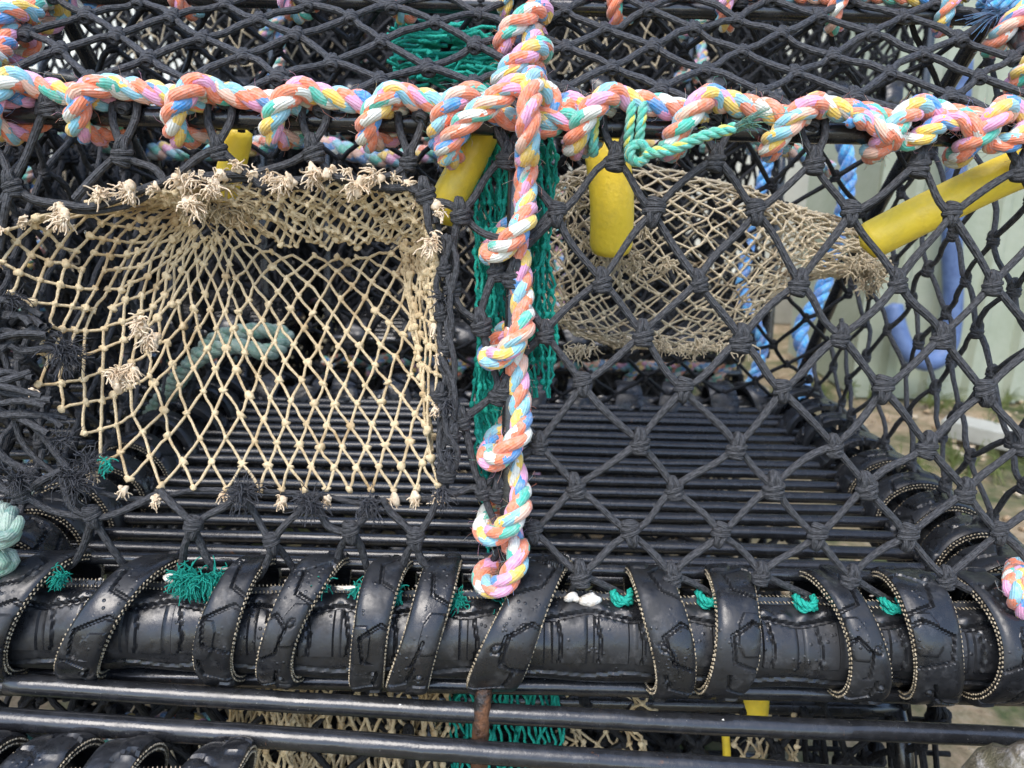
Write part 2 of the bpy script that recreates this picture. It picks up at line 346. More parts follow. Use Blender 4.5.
# ------------------------------------------------------------------ rubber wraps and covered rails
def smooth(x, a, b):
    t = np.clip((x-a)/(b-a), 0, 1); return t*t*(3-2*t)
def segdist(u, v, p, q):
    p = np.asarray(p); q = np.asarray(q); d = q-p; t = np.clip(((u-p[0])*d[0]+(v-p[1])*d[1])/(d@d), 0, 1)
    return np.hypot(u-p[0]-t*d[0], v-p[1]-t*d[1])
def wrap_band(c, ex, ey, ez, xc, amp, w, parent, seed, R=.050, Rb=.036, ph_top=60, nth=330, nu=32, stitch=True, rot=33, thick=.0078):
    """a strip of tyre wound once round the rail. ex along the rail, -ey front, ez up"""
    rg = np.random.default_rng(seed); mb = MB(); st = MB()
    ph = np.linspace(0, 2*PI, nth, endpoint=False)
    bulge = np.clip(.5+.5*np.cos(ph-math.radians(ph_top)), 0, 1)**.75
    Rr = Rb+(R-Rb)*bulge+.0012*np.sin(2*ph+rg.random()*6)+.0009*np.sin(3*ph+rg.random()*6)
    xs = xc+amp*np.sin(ph-math.radians(rot))+.0016*np.sin(2*ph+rg.random()*6)
    ws = w*(1+.10*np.sin(ph+rg.random()*6)+.05*np.sin(3*ph+rg.random()*6))
    us = np.linspace(-.5, .5, nu)
    Ug, Pg = np.meshgrid(us, ph, indexing='xy')         # nth x nu
    arc = Pg*.045
    ua = Ug*w
    h = np.zeros_like(Ug)
    for k in range(7):                                 # moulded tread grooves
        a0 = k*.043+rg.uniform(-.006, .006); s1 = rg.choice([-1, 1])
        x0 = rg.uniform(-.25, .1)*w*s1
        pts = [(s1*w*.55, a0), (x0, a0+.006), (x0-s1*.003, a0+.022), (s1*w*.3, a0+.03), (s1*w*.55, a0+.027)]
        if rg.random() < .3: pts = pts[:3]
        for p, q in zip(pts[:-1], pts[1:]):
            h -= .0026*(1-smooth(segdist(ua, arc, p, q), .0007, .0013))
        if rg.random() < .6:
            d = np.hypot(ua+s1*w*.22, arc-a0-rg.uniform(.01, .03)); h += .0009*(1-smooth(d, .0012, .002))-.0012*np.exp(-((d-.0026)/.0006)**2)
    for k in range(4):                                 # raised flat-topped blocks
        a0 = k*.075+rg.uniform(0, .03); s1 = rg.choice([-1, 1]); c_ = s1*w*.28
        hexd = np.maximum(np.abs(arc-a0)/.013, np.maximum(np.abs(arc-a0)/.013*.6+np.abs(ua-c_)/(w*.32)*.7, np.abs(ua-c_)/(w*.32))); h += .0017*(1-smooth(hexd, .92, 1.0))
    h = np.maximum(h, -.0028)
    h += .0006*np.sin(Ug*5+Pg*3)-.0022*(np.abs(Ug)*2)**6
    fin_ = lambda R_, u_: (c+ex*(xs[:, None]+u_*ws[:, None])[..., None]+(-ey)*(R_*np.cos(ph)[:, None])[..., None]+ez*(R_*np.sin(ph)[:, None])[..., None])
    outer = fin_(Rr[:, None]+h, Ug); inner = fin_(Rr[:, None]-thick+0*Ug[:, :1]*0+np.zeros((nth, 2)), np.array([[.5, -.5]])*np.ones((nth, 1)))
    V = np.concatenate([outer, inner], 1); n2 = nu+2
    i, j = np.meshgrid(np.arange(nth), np.arange(n2), indexing='ij'); i2 = (i+1) % nth; j2 = (j+1) % n2
    q = np.stack([i*n2+j, i*n2+j2, i2*n2+j2, i2*n2+j], -1).reshape(-1, 4); mb.add(V.reshape(-1, 3), q)
    o = mb.build('rubber_wrap', M['rubber'], parent)
    md = o.modifiers.new('e', 'EDGE_SPLIT'); md.split_angle = math.radians(38)
    if stitch:
        L = 2*PI*.044; n = int(L/.0030)
        for side in (-1, 1):
            st = MB()
            for row, rad in enumerate((.0034, .0062)):
                for k in range(n):
                    p = 2*PI*(k+.5*row)/n; R_ = np.interp(p, ph, Rr)-rad; x = np.interp(p, ph, xs)+side*(np.interp(p, ph, ws)/2+.0003)
                    rd = -ey*math.cos(p)+ez*math.sin(p); tg = ey*math.sin(p)+ez*math.cos(p)
                    b = c+ex*x+rd*R_; d = (tg*.0007+rd*rg.uniform(-.0005, .0005))
                    tube(st, np.array([b-d, b+d+ex*side*.0001]), .00062, 4, True)
            st.build('stitching', M['tan'], o)
    return o
def covered_rail(c0, ex, ey, ez, x0, x1, r, parent, seed=1, stitch=True, cell=.0011, name='rubber_cover'):
    nx = int((x1-x0)/cell); nphi = int(2*PI*r/cell); rg = np.random.default_rng(seed)
    x = np.linspace(x0, x1, nx); ph = np.linspace(0, 2*PI, nphi, endpoint=False); X, Pp = np.meshgrid(x, ph, indexing='ij')
    s = Pp*r; deg = np.degrees(Pp)
    h = .0012*np.sin(X*23+1)*np.sin(Pp*2)+.0007*np.sin(X*71+Pp*3)
    zz = np.abs(((X/.056) % 1)-.5)*2
    mid = math.radians(52)*r+zz*.006
    h -= .0034*(1-smooth(np.abs(s-mid), .0012, .0021))
    h += .0016*smooth(mid-s, .002, .0032)*(1-smooth(np.abs(((X/.028) % 1)-.5)*2, .78, .86))
    h += .0018*np.exp(-((s-mid-.006)/.003)**2)*(.5+.5*np.sin(X*400+3*np.sin(X*37)))
    for k in range(int((x1-x0)/.028)+1):
        xk = x0+k*.028+rg.uniform(-.004, .004); d = np.abs(X-xk-.0015*np.sin(s*150)); h -= .0022*(1-smooth(d, .0007, .0013))*smooth(mid-s, 0, .003)*smooth(s, -.03, .0)
    mid2 = math.radians(-25+360)*r+(1-zz)*.004
    h -= .0022*(1-smooth(np.abs(s-mid2), .001, .0025))
    sl = np.radians(87)*r+.0015*np.sin(X*40)
    h += .0042*smooth(s-sl, -.0025, .0)*(1-smooth(s-sl, .0, .0012)); h -= .006*smooth(s-sl, .0008, .002)*(1-smooth(s-sl, .03, .05))
    R = r+h
    V = c0+ex*X[..., None]-ey*(R*np.cos(Pp))[..., None]+ez*(R*np.sin(Pp))[..., None]
    i, j = np.meshgrid(np.arange(nx-1), np.arange(nphi), indexing='ij'); j2 = (j+1) % nphi
    mb = MB(); q = np.stack([i*nphi+j, (i+1)*nphi+j, (i+1)*nphi+j2, i*nphi+j2], -1).reshape(-1, 4); mb.add(V.reshape(-1, 3), q)
    o = mb.build(name, M['rubber'], parent); md = o.modifiers.new('e', 'EDGE_SPLIT'); md.split_angle = math.radians(40)
    if stitch:
        st = MB()
        for row, off in enumerate((.0002, -.0030)):
            for k in range(int((x1-x0)/.0027)):
                xx = x0+(k+.5*row)*.0027; sp = (math.radians(87)*r+.0015*math.sin(xx*40)+off)/r; R_ = r+(.0040 if row == 0 else .0012)
                rd = -ey*math.cos(sp)+ez*math.sin(sp); tg = ey*math.sin(sp)+ez*math.cos(sp); b = c0+ex*xx+rd*(R_+.0001)
                tube(st, np.array([b-tg*.0010+ex*.0005, b+tg*.0010-ex*.0004]), .00042, 4, True)
        st.build('stitching', M['tan'], o)
    return o

X_, Y_, Z_ = A(1, 0, 0), A(0, 1, 0), A(0, 0, 1)
# =================================================================== THE POT IN FRONT
HW = .372
pot = empty('lobster_pot', (0, 0, 0), label='black netted lobster pot in front, lashed with multicoloured rope, resting on the pot beneath it', cat='lobster pot')
def bar(name, P, r, mat, parent, sides=14, wob=.0006, label=None, org=None):
    P = crom(P, .012, 6); P = P+np.cumsum(rng.normal(0, wob*.2, P.shape), 0)
    mb = MB(); tube(mb, P, r, sides); o = mb.build(name, mat, parent, org=org)
    if label: o['label'] = label
    return o
# frame
mb = MB()
top_pts = [TOPB-X_*HW, TOPB, TOPB+X_*HW]
tube(mb, crom(top_pts, .02), .0068, 12)
tube(mb, crom([BACKT-X_*HW, BACKT+X_*HW], .02), .0066, 12)
for sx in (-1, 0, 1):
    sec = [RAIL+A(0, -.002, .02), NP0+A(0, .012, .08), TOPB+A(0, -.004, -.02), TOPB+A(0, .012, .012), BACKT+A(0, -.012, -.006), BACKT+A(0, .02, -.012), (BACKT+BACKB)/2+A(0, .02, .02), BACKB+A(0, 0, .01)]
    tube(mb, crom([p+X_*sx*HW for p in sec], .01), .0060 if sx == 0 else .0068, 12)
mb.build('frame', M['steel'], pot)
# floor bars
zf = -.012; y = .052; k = 0
while y < .50:
    bar('floor_bar', [A(-HW+.01, y, zf+rng.normal(0, .001)), A(0, y+rng.normal(0, .001), zf), A(HW-.01, y+rng.normal(0, .0015), zf)], .0054, M['steel'], pot); y += .0272
bar('floor_bar', [A(-HW, .022, .012), A(0, .022, .010), A(HW, .022, .011)], .0046, M['steel'], pot)
# rails
covered_rail(RAIL, X_, Y_, Z_, -.44, .44, .0305, pot, 1)
bar('lower_bar', [A(-.44, -.012, -.060), A(0, -.010, -.062), A(.44, -.010, -.060)], .0062, M['steel'], pot)
W = [  # x at the top, x at the bottom, width in pixels
 (46, 30, 44), (150, 108, 44), (243, 238, 38), (314, 292, 44), (386, 374, 38), (440, 415, 42), (545, 490, 54), (646, 660, 44), (732, 706, 46), (828, 838, 44), (905, 905, 52), (985, 968, 46), (-40, -55, 44), (1070, 1060, 44)]
def railx(px): return on_plane(px, 632, RAIL, Y_)[0]
for i, (xt, xb, w) in enumerate(W):
    xa, xb_ = on_plane(xt, 560, RAIL+A(0, 0, .0), Y_)[0]+.004, on_plane(xb, 695, RAIL, Y_)[0]
    wrap_band(RAIL+A(0, .002, .003), X_, Y_, Z_, (xa+xb_)/2, (xa-xb_)/2*1.02, w*.00056, pot, 11+i, R=.0490 if i != 6 else .052, rot=38, Rb=.037)
for sx in (1, -1):                                  # side rails
    c = A(HW*sx, 0, -.022)
    ex = Y_ if sx == 1 else -Y_; 
    covered_rail(c, Y_, X_*-sx*-1, Z_, .03, .52, .027, pot, 5, stitch=False, cell=.003, name='side_cover')
    for k, yy in enumerate((.045, .088, .135, .185, .24, .30, .36, .42, .475)):
        wrap_band(c, Y_, X_*sx, Z_, yy, random.uniform(-.008, .01), .030, pot, 40+k+20*(sx > 0), R=.048, Rb=.034, ph_top=90, nth=220, nu=20, stitch=(k < 5), rot=60)
covered_rail(BACKB, X_, Y_, Z_, -HW, HW, .022, pot, 6, stitch=False, cell=.003, name='back_cover')
for k, xx in enumerate(np.linspace(-.33, .33, 12)):
    wrap_band(BACKB, X_, Y_, Z_, xx+random.uniform(-.01, .01), random.uniform(-.02, .02), .032, pot, 90+k, R=.044, Rb=.030, nth=100, nu=10, stitch=False)

# --- front netting, right half: the diamond rows seen in the photograph
nb = MB(); fray = MB()
rows = [(158, 613, 101.5), (213, 555, 99), (279, 599, 99), (335, 546, 99), (387, 585, 100), (442, 541, 97), (485, 577, 97), (532, 536, 93), (572, 578, 92), (612, 560, 92)]
K = {}
for j, (yy, x0, dx) in enumerate(rows):
    for i in range(-1 if j % 2 == 0 and j == 0 else 0, 6):
        px = x0+dx*i
        if px > 1130: continue
        K[j, 2*i+(1 if j % 2 == 0 else 0)] = F(px+random.uniform(-3, 3), yy+(px-600)*.022*(1 if j == 0 else .4)+random.uniform(-3, 3), random.uniform(-.002, .002)+(.02 if j == 9 else 0))
for (j, i), p in K.items():
    for di in (-1, 1):
        if (j+1, i+di) in K: cord(nb, p, K[j+1, i+di], .0025, n=8, sides=8)
    if j < 9: put_knot(nb, p, X_, NN if NN[1] < 0 else -NN, .79, flip=(j % 3 == 1))
def bar_tie(p, dxs=(-7, 7)):                         # the mesh hangs from the bar by a turn of cord
    for d in dxs:
        q = TOPB+X_*(p[0]+d*U*1.6); 
        P = [p+A(0, -.001, .002), p*.5+q*.5+A(d*U*.1, -.006, 0), q+A(0, -.0105, -.001), q+A(0, -.004, .0105), q+A(0, .009, .004), q+A(0, .008, -.008)]
        tube(nb, crom(P, .0025), .0026, 7, False, v0=random.random())
for (j, i), p in K.items():
    if j == 0: bar_tie(p)
# edge loops down the upright
for a_, b_ in (((1, 0), (3, 0)), ((3, 0), (5, 0)), ((5, 0), (7, 0))):
    pa, pb = K[a_], K[b_]; mdp = (pa+pb)/2+A(-.028, .004, 0)
    tube(nb, crom([pa, mdp+A(.004, 0, .008), mdp+A(.004, 0, -.008), pb], .003), .003, 7, False); 
    put_knot(nb, mdp+A(.004, -.006, 0), X_, -Y_, .85)
nb.build('front_netting', M['cord'], pot)['label'] = 'black diamond netting of the right half'
# --- front netting, left half round the entrance
nb = MB()
k = {}
for n_, (px, py) in dict(a=(48, 104), b=(123, 151), c=(218, 148), d=(313, 148), e=(409, 158), f=(507, 155), g=(12, 183), h=(460, 211), z=(-40, 150),
        l=(93, 517), m=(193, 528), n=(272, 544), o=(351, 533), p=(416, 540), q=(483, 489), r=(505, 535), s=(20, 492), t=(481, 322), u=(497, 268), v=(499, 392), w=(425, 191), x=(446, 470), y=(462, 418), aa=(452, 285)).items():
    k[n_] = F(px, py)
for n_ in k: put_knot(nb, k[n_], X_, -Y_, .78, flip=n_ in 'lmnop')
rim = [(12, 183), (30, 199), (62, 207), (92, 204), (130, 198), (165, 182), (205, 178), (250, 173), (292, 183), (337, 178), (382, 186), (425, 191), (437, 222), (441, 250), (452, 285), (441, 330), (447, 372), (441, 415), (450, 462), (440, 488), (400, 493), (365, 497), (310, 494), (245, 490), (190, 486), (150, 492), (100, 486), (60, 470), (25, 430), (14, 380), (2, 330), (-8, 280), (-2, 225), (12, 183)]
tube(nb, crom([F(x+random.uniform(-3, 3), y+random.uniform(-3, 3), .002) for x, y in rim[:13]], .004), .0027, 7, False)
tube(nb, crom([F(x+random.uniform(-5, 5), y+4+random.uniform(-4, 5), .006) for x, y in rim], .004), .0019, 6, False)
E = [((48, 104), (12, 183)), ((48, 104), (95, 110)), ((123, 151), (75, 199)), ((123, 151), (165, 182)), ((218, 148), (150, 186)), ((218, 148), (250, 173)), ((250, 173), (297, 182)), ((313, 148), (250, 174)), ((313, 148), (345, 178)), ((409, 158), (372, 183)), ((409, 158), (425, 191)), ((425, 191), (460, 211)), ((425, 191), (441, 246)), ((460, 211), (507, 155)), ((460, 211), (505, 240)), ((460, 211), (446, 285)), ((507, 155), (555, 207)), ((555, 207), (505, 266)), ((452, 285), (481, 322)), ((481, 322), (497, 268)), ((447, 366), (462, 418)), ((462, 418), (499, 392)), ((462, 418), (483, 489)), ((483, 489), (505, 535)), ((483, 489), (441, 487)), ((499, 392), (481, 322)), ((505, 460), (483, 489)),
     ((93, 517), (62, 478)), ((93, 517), (160, 493)), ((193, 528), (160, 490)), ((193, 528), (240, 494)), ((272, 544), (243, 494)), ((272, 544), (312, 498)), ((351, 533), (315, 498)), ((351, 533), (378, 498)), ((416, 540), (382, 498)), ((416, 540), (436, 490)), ((505, 535), (470, 580)),
     ((93, 517), (62, 572)), ((93, 517), (128, 572)), ((193, 528), (172, 575)), ((193, 528), (225, 575)), ((272, 544), (255, 580)), ((272, 544), (300, 580)), ((351, 533), (330, 580)), ((351, 533), (372, 580)), ((416, 540), (395, 590)), ((416, 540), (445, 585)), ((20, 492), (62, 470)), ((20, 492), (93, 517)), ((20, 492), (-20, 460)), ((20, 492), (-10, 540)), ((12, 183), (-30, 215)), ((12, 183), (-2, 250)), ((12, 183), (-20, 140)),
     ((505, 535), (540, 575)), ((0, 350), (40, 330)), ((-10, 385), (30, 372)), ((0, 300), (-15, 360)), ((18, 410), (70, 470)), ((-10, 440), (40, 490)), ((10, 345), (62, 352))]
for (a1, a2), (b1, b2) in E:
    cord(nb, F(a1, a2, .001), F(b1, b2, .001 if b2 < 560 else .018), .0026, n=9, sides=7, jit=.0022, sag=.002)
for n_ in 'abcdef': bar_tie(k[n_])
rb = MB()                                            # twisted bundle down the right side of the entrance
for ph in range(3):
    tube(nb, crom([F(447+6*math.sin(y_*.045+ph*2.1)+random.uniform(-5, 5), y_, -.003+.003*math.cos(y_*.05+ph*2.1)) for y_ in range(235, 485, 18)], .004), .0021, 7, False)
for y_ in range(262, 480, 43): put_knot(nb, F(446+random.uniform(-7, 7), y_+random.uniform(-8, 8), -.002), X_, -Y_, .66)
for px, py, dx, dy in ((-15, 338, 1, -.1), (-20, 372, 1, .1), (-10, 395, 1, .2), (0, 415, 1, .3), (-10, 300, .8, .5)):
    a0 = F(px, py, .004); b0 = F(px+70*dx*random.uniform(.6, 1), py+40*dy, -.004)
    for _ in range(3): cord(nb, a0+rng.normal(0, .003, 3), b0+rng.normal(0, .003, 3), .0022, n=8, jit=.003)
nb.build('front_netting', M['cord'], pot)['label'] = 'black netting of the left half round the entrance'
fr = MB()
for px, py, dx, dz, n_, L_ in ((246, 492, .2, .2, 110, .026), (312, 500, .0, -.1, 100, .024), (368, 500, .3, -.3, 90, .022), (72, 478, .9, .35, 110, .030), (64, 350, 1, -.1, 100, .024), (58, 352, 1, .05, 60, .03), (85, 462, .9, .5, 70, .02), (440, 490, -.2, -.9, 60, .02), (443, 300, -.5, .3, 40, .014), (447, 400, .2, -1, 60, .02), (10, 300, .6, .6, 40, .02), (20, 480, .4, .7, 60, .025), (60, 440, .8, .3, 40, .02), (448, 452, .3, -1, 50, .02)):
    fr = MB(); mop(fr, F(px, py, -.003), A(dx, -.35, dz), int(n_*1.0), L_*.78, .00042, .12); fr.build('frayed_cord', M['blackfib'], pot)

# --- top netting, side nettings, back netting
nb = MB(); Ltop = np.linalg.norm(BACKT-TOPB)
off = A(0, -.004, .010)
lattice(nb, TOPB-X_*.385+off, X_, TV, TN if TN[2] > 0 else -TN, .77, Ltop, .0655, .0258, .0026, None, .0016, 7)
nb.build('top_netting', M['cord'], pot)
nb = MB()
lattice(nb, BACKT-X_*HW, X_, (BACKB-BACKT)/np.linalg.norm(BACKB-BACKT), Y_, 2*HW, np.linalg.norm(BACKB-BACKT), .068, .040, .0024, KF, .003, 5)
nb.build('back_netting', M['cordshade'], pot)
def inside(y_, z_):
    if z_ < -.01 or z_ > .41: return False
    yf = np.interp(z_, [0, .322, .41], [0, .064, .19]); yb = np.interp(z_, [-.027, .41], [.521, .20]); return yf-.012 <= y_ <= yb+.015
for sx in (-1, 1):
    nb = MB(); K2 = {}
    for j in range(14):
        for i in range(20):
            if (i+j) % 2 == 0:
                y_, z_ = -.01+i*.0305+.0, .0+j*.0345
                if inside(y_, z_): K2[i, j] = A(HW*sx+.006*sx+.004*math.sin(i), y_, z_)+rng.normal(0, .0025, 3)
    for (i, j), p in K2.items():
        for di in (-1, 1):
            if (i+di, j+1) in K2: cord(nb, p, K2[i+di, j+1], .0023, n=6, sides=6, jit=.002)
            elif j < 12 and (i+di, j+1) not in K2:
                q = A(p[0], p[1]+di*.02, p[2]+.025)
                if inside(q[1], q[2]): cord(nb, p, q, .003, n=4, sides=6)
        put_knot(nb, p, Y_, X_*sx, .64)
    nb.build('side_netting', M['cord'], pot)

# --- lashings of multicoloured rope
RR = .0076
fb = [A(0, -1, .12), A(0, .12, 1)]; fb = [v/np.linalg.norm(v) for v in fb]
def topx(px): return on_plane(px, 108, TOPB+A(0, -.014, 0), Y_)[0]
def lash(hs, axis, along, fr_, out, name='lashing_rope', mat='rope', pre=None, post=None, R=RR, fuzz=420, s=U):
    P = hitched([(axis(h), along, fr_, out) for h in hs], s*.95)
    if pre is not None: P = [np.asarray(p) for p in pre]+P
    if post is not None: P = P+[np.asarray(p) for p in post]
    mb = MB(); rope(mb, P, R, fuzz=fuzz); return mb.build(name, M[mat], pot)
lash([topx(x) for x in (-75, 18, 102, 200, 297, 392, 464)], lambda x: TOPB+X_*x, X_, fb[0], fb[1], post=[TOPB+X_*(topx(505))+A(0, -.016, .004), TOPB+X_*(topx(550))+A(0, -.016, .004), TOPB+X_*(topx(575))+A(0, -.016, .004)])
lash([topx(x) for x in (604, 702, 806, 912, 1000, 1080)], lambda x: TOPB+X_*x, X_, fb[0], fb[1], pre=[TOPB+X_*(topx(540))+A(0, -.013, -.003), TOPB+X_*(topx(560))+A(0, -.012, .004)])
mb = MB(); P = [TOPB+X_*topx(x)+A(0, -.020-.004*math.sin(x*.2), .002+.007*math.cos(x*.066)) for x in range(850, 1060, 18)]
rope(mb, P, RR*.85, fuzz=60); mb.build('lashing_rope', M['rope'], pot)          # doubled run near the right corner
up = lambda s_: RAIL+A(-.006, -.006, .035)+(TOPB-RAIL-A(0, -.006, .035))*s_      # along the upright
su = lambda py: (on_plane(512, py, A(0, .03, 0), NN)[2]-up(0)[2])/(up(1)[2]-up(0)[2])
UV_ = (TOPB-RAIL)/np.linalg.norm(TOPB-RAIL); fr_ = -(Y_-UV_*UV_[1]); fr_ /= np.linalg.norm(fr_)
hv = [(up(su(py)), UV_, fr_, X_*.78) for py in (530, 483, 416, 322, 224)]
P = hitched(hv)
c = up(su(150)); P += [c+X_*.012-Y_*.017, TOPB+X_*.006+A(0, -.030, -.02), TOPB+A(.006, -.042, .004)]
tf = -TN if TN[2] < 0 else TN
P += [TOPB+A(.008, -.024, .026)]
P += hitched([(TOPB+TV*s_+A(0, -.002, .002), TV, tf, X_) for s_ in (.052, .105)])
P += [BACKT+A(.01, -.01, .02), BACKT+A(.01, .02, .015)]
P = P[5:]; P[0] = P[0]+A(.010, 0, -.002)
mb = MB(); rope(mb, P, RR, fuzz=520); blob(mb, P[0]+A(-.002, -.001, -.003), .006, 4, (1, 1, .8))
mb.build('lashing_rope', M['rope'], pot)
# extra turns at the crossing
mb = MB()
c = TOPB+X_*topx(500)
rope(mb, [c+A(-.030, -.004, -.022), c+A(-.034, -.022, -.018), c+A(-.022, -.034, -.002), c+A(-.004, -.036, .012), c+A(.012, -.030, .022), c+A(.030, -.016, .018), c+A(.036, -.014, .004)], RR, fuzz=50, phase=1)
pass
mb.build('lashing_rope', M['rope'], pot)
# back top bar and the two side edges
lash(list(np.linspace(-.34, .34, 9)), lambda x: BACKT+X_*x, X_, A(0, -.8, .6), A(0, .6, .8), fuzz=60, R=.0062, s=U*.74)
for sx in (-1, 1):
    lash([.03, .09, .14], lambda s_: TOPB+X_*HW*sx+TV*s_, TV, tf, X_, fuzz=40)
# right end of the bottom rail
mb = MB(); rope(mb, [F(1016, 566, .03), F(1014, 585, -.014), F(1019, 603, -.016), F(1030, 612, -.012), F(1045, 590, 0), F(1024, 575, .0), F(1024, 588, -.018), F(1030, 610, -.01)], RR*.9, fuzz=60); mb.build('lashing_rope', M['rope'], pot)
# blue twine at the rear right corner
mb = MB()
cc = BACKT+X_*HW
for kx in range(3): rope(mb, [cc+A(-.02+kx*.008, -.03, .0), cc+A(-.014+kx*.008, -.03, .02), cc+A(-.006+kx*.008, -.005, .03), cc+A(kx*.008, .02, .01)], .005, fuzz=20)
tuft(mb, cc+A(-.01, -.03, -.0), A(-.4, -.3, -.3), 50, .025, .4, .0005)
mb.build('blue_twine', M['bluerope'], pot)

# --- green twine tie on the top bar
mb = MB(); g = TOPB+X_*topx(637)
loop = lambda dx, r_: [g+A(dx, .012, .008), g+A(dx, -.004, .016), g+A(dx, -r_, .012), g+A(dx-.001, -r_-.002, -.004), g+A(dx, -.012, -.016), g+A(dx, .01, -.01)]
for dx in (-.004, .003, -.026): rope(mb, loop(dx, .018 if dx > -.02 else .014), .0032, fuzz=10)
kc = g+A(.001, -.024, -.016)
th = np.linspace(0, 4.2*PI, 26); rope(mb, [kc+A(.0055*math.cos(t_), .004*math.sin(t_*.5), .0055*math.sin(t_)) for t_ in th], .0031, fuzz=10)
e_ = on_plane(735, 128, g+A(0, -.040, 0), Y_)
rope(mb, [kc+A(.004, -.002, 0), kc*.65+e_*.35+A(0, -.002, -.003), kc*.3+e_*.7+A(0, 0, 0), e_], .0036, fuzz=20)
tuft(mb, e_, e_-kc+A(0, 0, .01), 70, .015, .4, .00035)
mb.build('twine_tie', M['greenrope'], pot)
mb = MB()
for (px, py, n_) in ((205, 576, 120), (182, 574, 50), (321, 580, 45), (66, 574, 40), (400, 588, 50), (460, 596, 45), (4, 576, 50), (505, 600, 25), (363, 585, 25), (112, 460, 16)):
    mb = MB(); p = on_plane(px, py, RAIL+A(0, -.006, .0), Y_); big = n_ > 100
    for q_ in range(3 if big else 1): mop(mb, p-Y_*.004+A(q_*.007-.007, 0, 0)*big, A((q_-1)*1.2 if big else random.uniform(-.8, .4), -.5, .3), int(n_*1.3), .011 if not big else .017, .0006)
    mb.build('twine_end', M['green'], pot)
for (px, py) in ((622, 598), (708, 600), (806, 604), (892, 606)):
    mb = MB(); p = on_plane(px, py, RAIL+A(0, -.006, .0), Y_); rope(mb, [p+A(-.006, .006, .003), p+A(-.005, -.002, .003), p+A(0, -.005, .001), p+A(.005, -.003, -.001), p+A(.006, .006, -.002)], .0026, sides=6); rope(mb, [p+A(-.006, .005, -.001), p+A(-.003, -.004, -.002), p+A(.004, -.004, .003), p+A(.006, .005, .003)], .0024, sides=6); mop(mb, p, A(.3, -.5, -.5), 8, .006, .0005); mb.build('twine_end', M['green'], pot)

# --- beige entrance net: fans in from the rim to a narrow eye
def curve2(pts, ts):
    P = crom([A(x, y, 0) for x, y in pts], None, 10); s = np.concatenate([[0], np.cumsum(np.linalg.norm(np.diff(P, axis=0), axis=1))]); s /= s[-1]
    return np.stack([np.interp(ts, s, P[:, 0]), np.interp(ts, s, P[:, 1])], 1)
secs = [  # outer edge, eye edge, how many meshes (each counts two half steps), how deep the eye sits
 ([(100, 196), (55, 212), (8, 228), (2, 262), (14, 300), (38, 335), (40, 388), (75, 418), (100, 462), (128, 480)], [(196, 196), (184, 203), (182, 212), (190, 226), (200, 232)], 12),
 ([(128, 480), (165, 487), (205, 488), (260, 490)], [(200, 232), (210, 236), (222, 236), (232, 234)], 4),
 ([(260, 490), (330, 490), (400, 490), (438, 486)], [(232, 234), (262, 248), (310, 257), (360, 256), (400, 246)], 8),
 ([(438, 486), (428, 430), (444, 370), (434, 320), (440, 275), (430, 236)], [(400, 246), (412, 242), (420, 240), (424, 237), (426, 234)], 9),
 ([(430, 236), (436, 215), (410, 196), (376, 182), (325, 182), (290, 186)], [(426, 238), (412, 238), (380, 242), (340, 246), (310, 244)], 12),
 ([(290, 186), (250, 178), (205, 180), (165, 188), (130, 193), (100, 196)], [(310, 244), (275, 241), (243, 231), (214, 214), (196, 196)], 12)]
O, I = [], []
for o_, i_, n_ in secs:
    ts = np.arange(2*n_)/(2*n_); O.append(curve2(o_, ts)); I.append(curve2(i_, ts))
O = np.concatenate(O); I = np.concatenate(I); NI = len(O); NJ = 14
bn = MB(); G = {}
for j in range(NJ+1):
    s0 = j/NJ
    for i in range(NI):
        if (i+j) % 2: continue
        s_ = 1-(1-s0)**(1.15 if i < 24 else 1.45 if i < 62 else 1.0)
        c2 = O[i]*(1-s_)+I[i]*s_
        top_band = i >= NI-2*24
        belly = math.sin(PI*s_)
        dep = .004+s_**1.2*.055+.012*belly
        if top_band: c2 = c2+A(0, 4*math.sin(i*.9+j*1.3)); dep = .004+s_*.035
        elif 2*16 <= i < 2*23: c2 = c2+A(0, 5*belly)
        w_ = 2.6 if not top_band else 3.2
        if 2 < i < 26: w_ = 3.0
        c2 = c2+rng.normal(0, .75*w_*(.25+.75*min(1, j/3))*.55, 2)
        G[i, j] = F(c2[0], c2[1], dep+rng.normal(0, .0016))
tmp = MB()
for (i, j), p in G.items():
    for di in (-1, 1):
        q = G.get(((i+di) % NI, j+1))
        if q is None: continue
        if j == 5 and 5 < i < 16 and di == 1: continue          # torn meshes at the left
        d_ = np.linalg.norm(q-p); cord(bn, p, q, .00108, n=4, sides=5, jit=min(.0005, d_*.03))
    top_ = i >= NI-2*24; dens = 1.0 if j < 9 else .6
    if random.random() < dens: blob(bn, p, (.0018 if top_ else .0023)*random.uniform(.85, 1.2), i*31+j, (1.1, .8, 1), 8, 6, .45)
en = bn.build('entrance_net', M['beige'], pot)
tm = MB()
for i in range(0, NI, 2):
    p = G[i, 0]
    if i < 26: f_ = .4
    elif i < 52: f_ = .3
    elif i < 76: f_ = .3
    else: f_ = .35
    nrm = A(0, -.5, 0); o3 = F(*O[i], 0)-F(*(O[i]*.7+I[i]*.3), 0); o3 /= np.linalg.norm(o3)+1e-9
    q = p+o3*random.uniform(.002, .006)-Y_*.004
    if random.random() < .72:
        tm = MB(); blob(tm, q, .0026*random.uniform(.7, 1.2), i, (1, .8, 1.2), 10, 9, .5)
        mop(tm, q, o3-Y_*.5, 16, .0075, .00065); tm.build('frayed_tie', M['tie'], en)
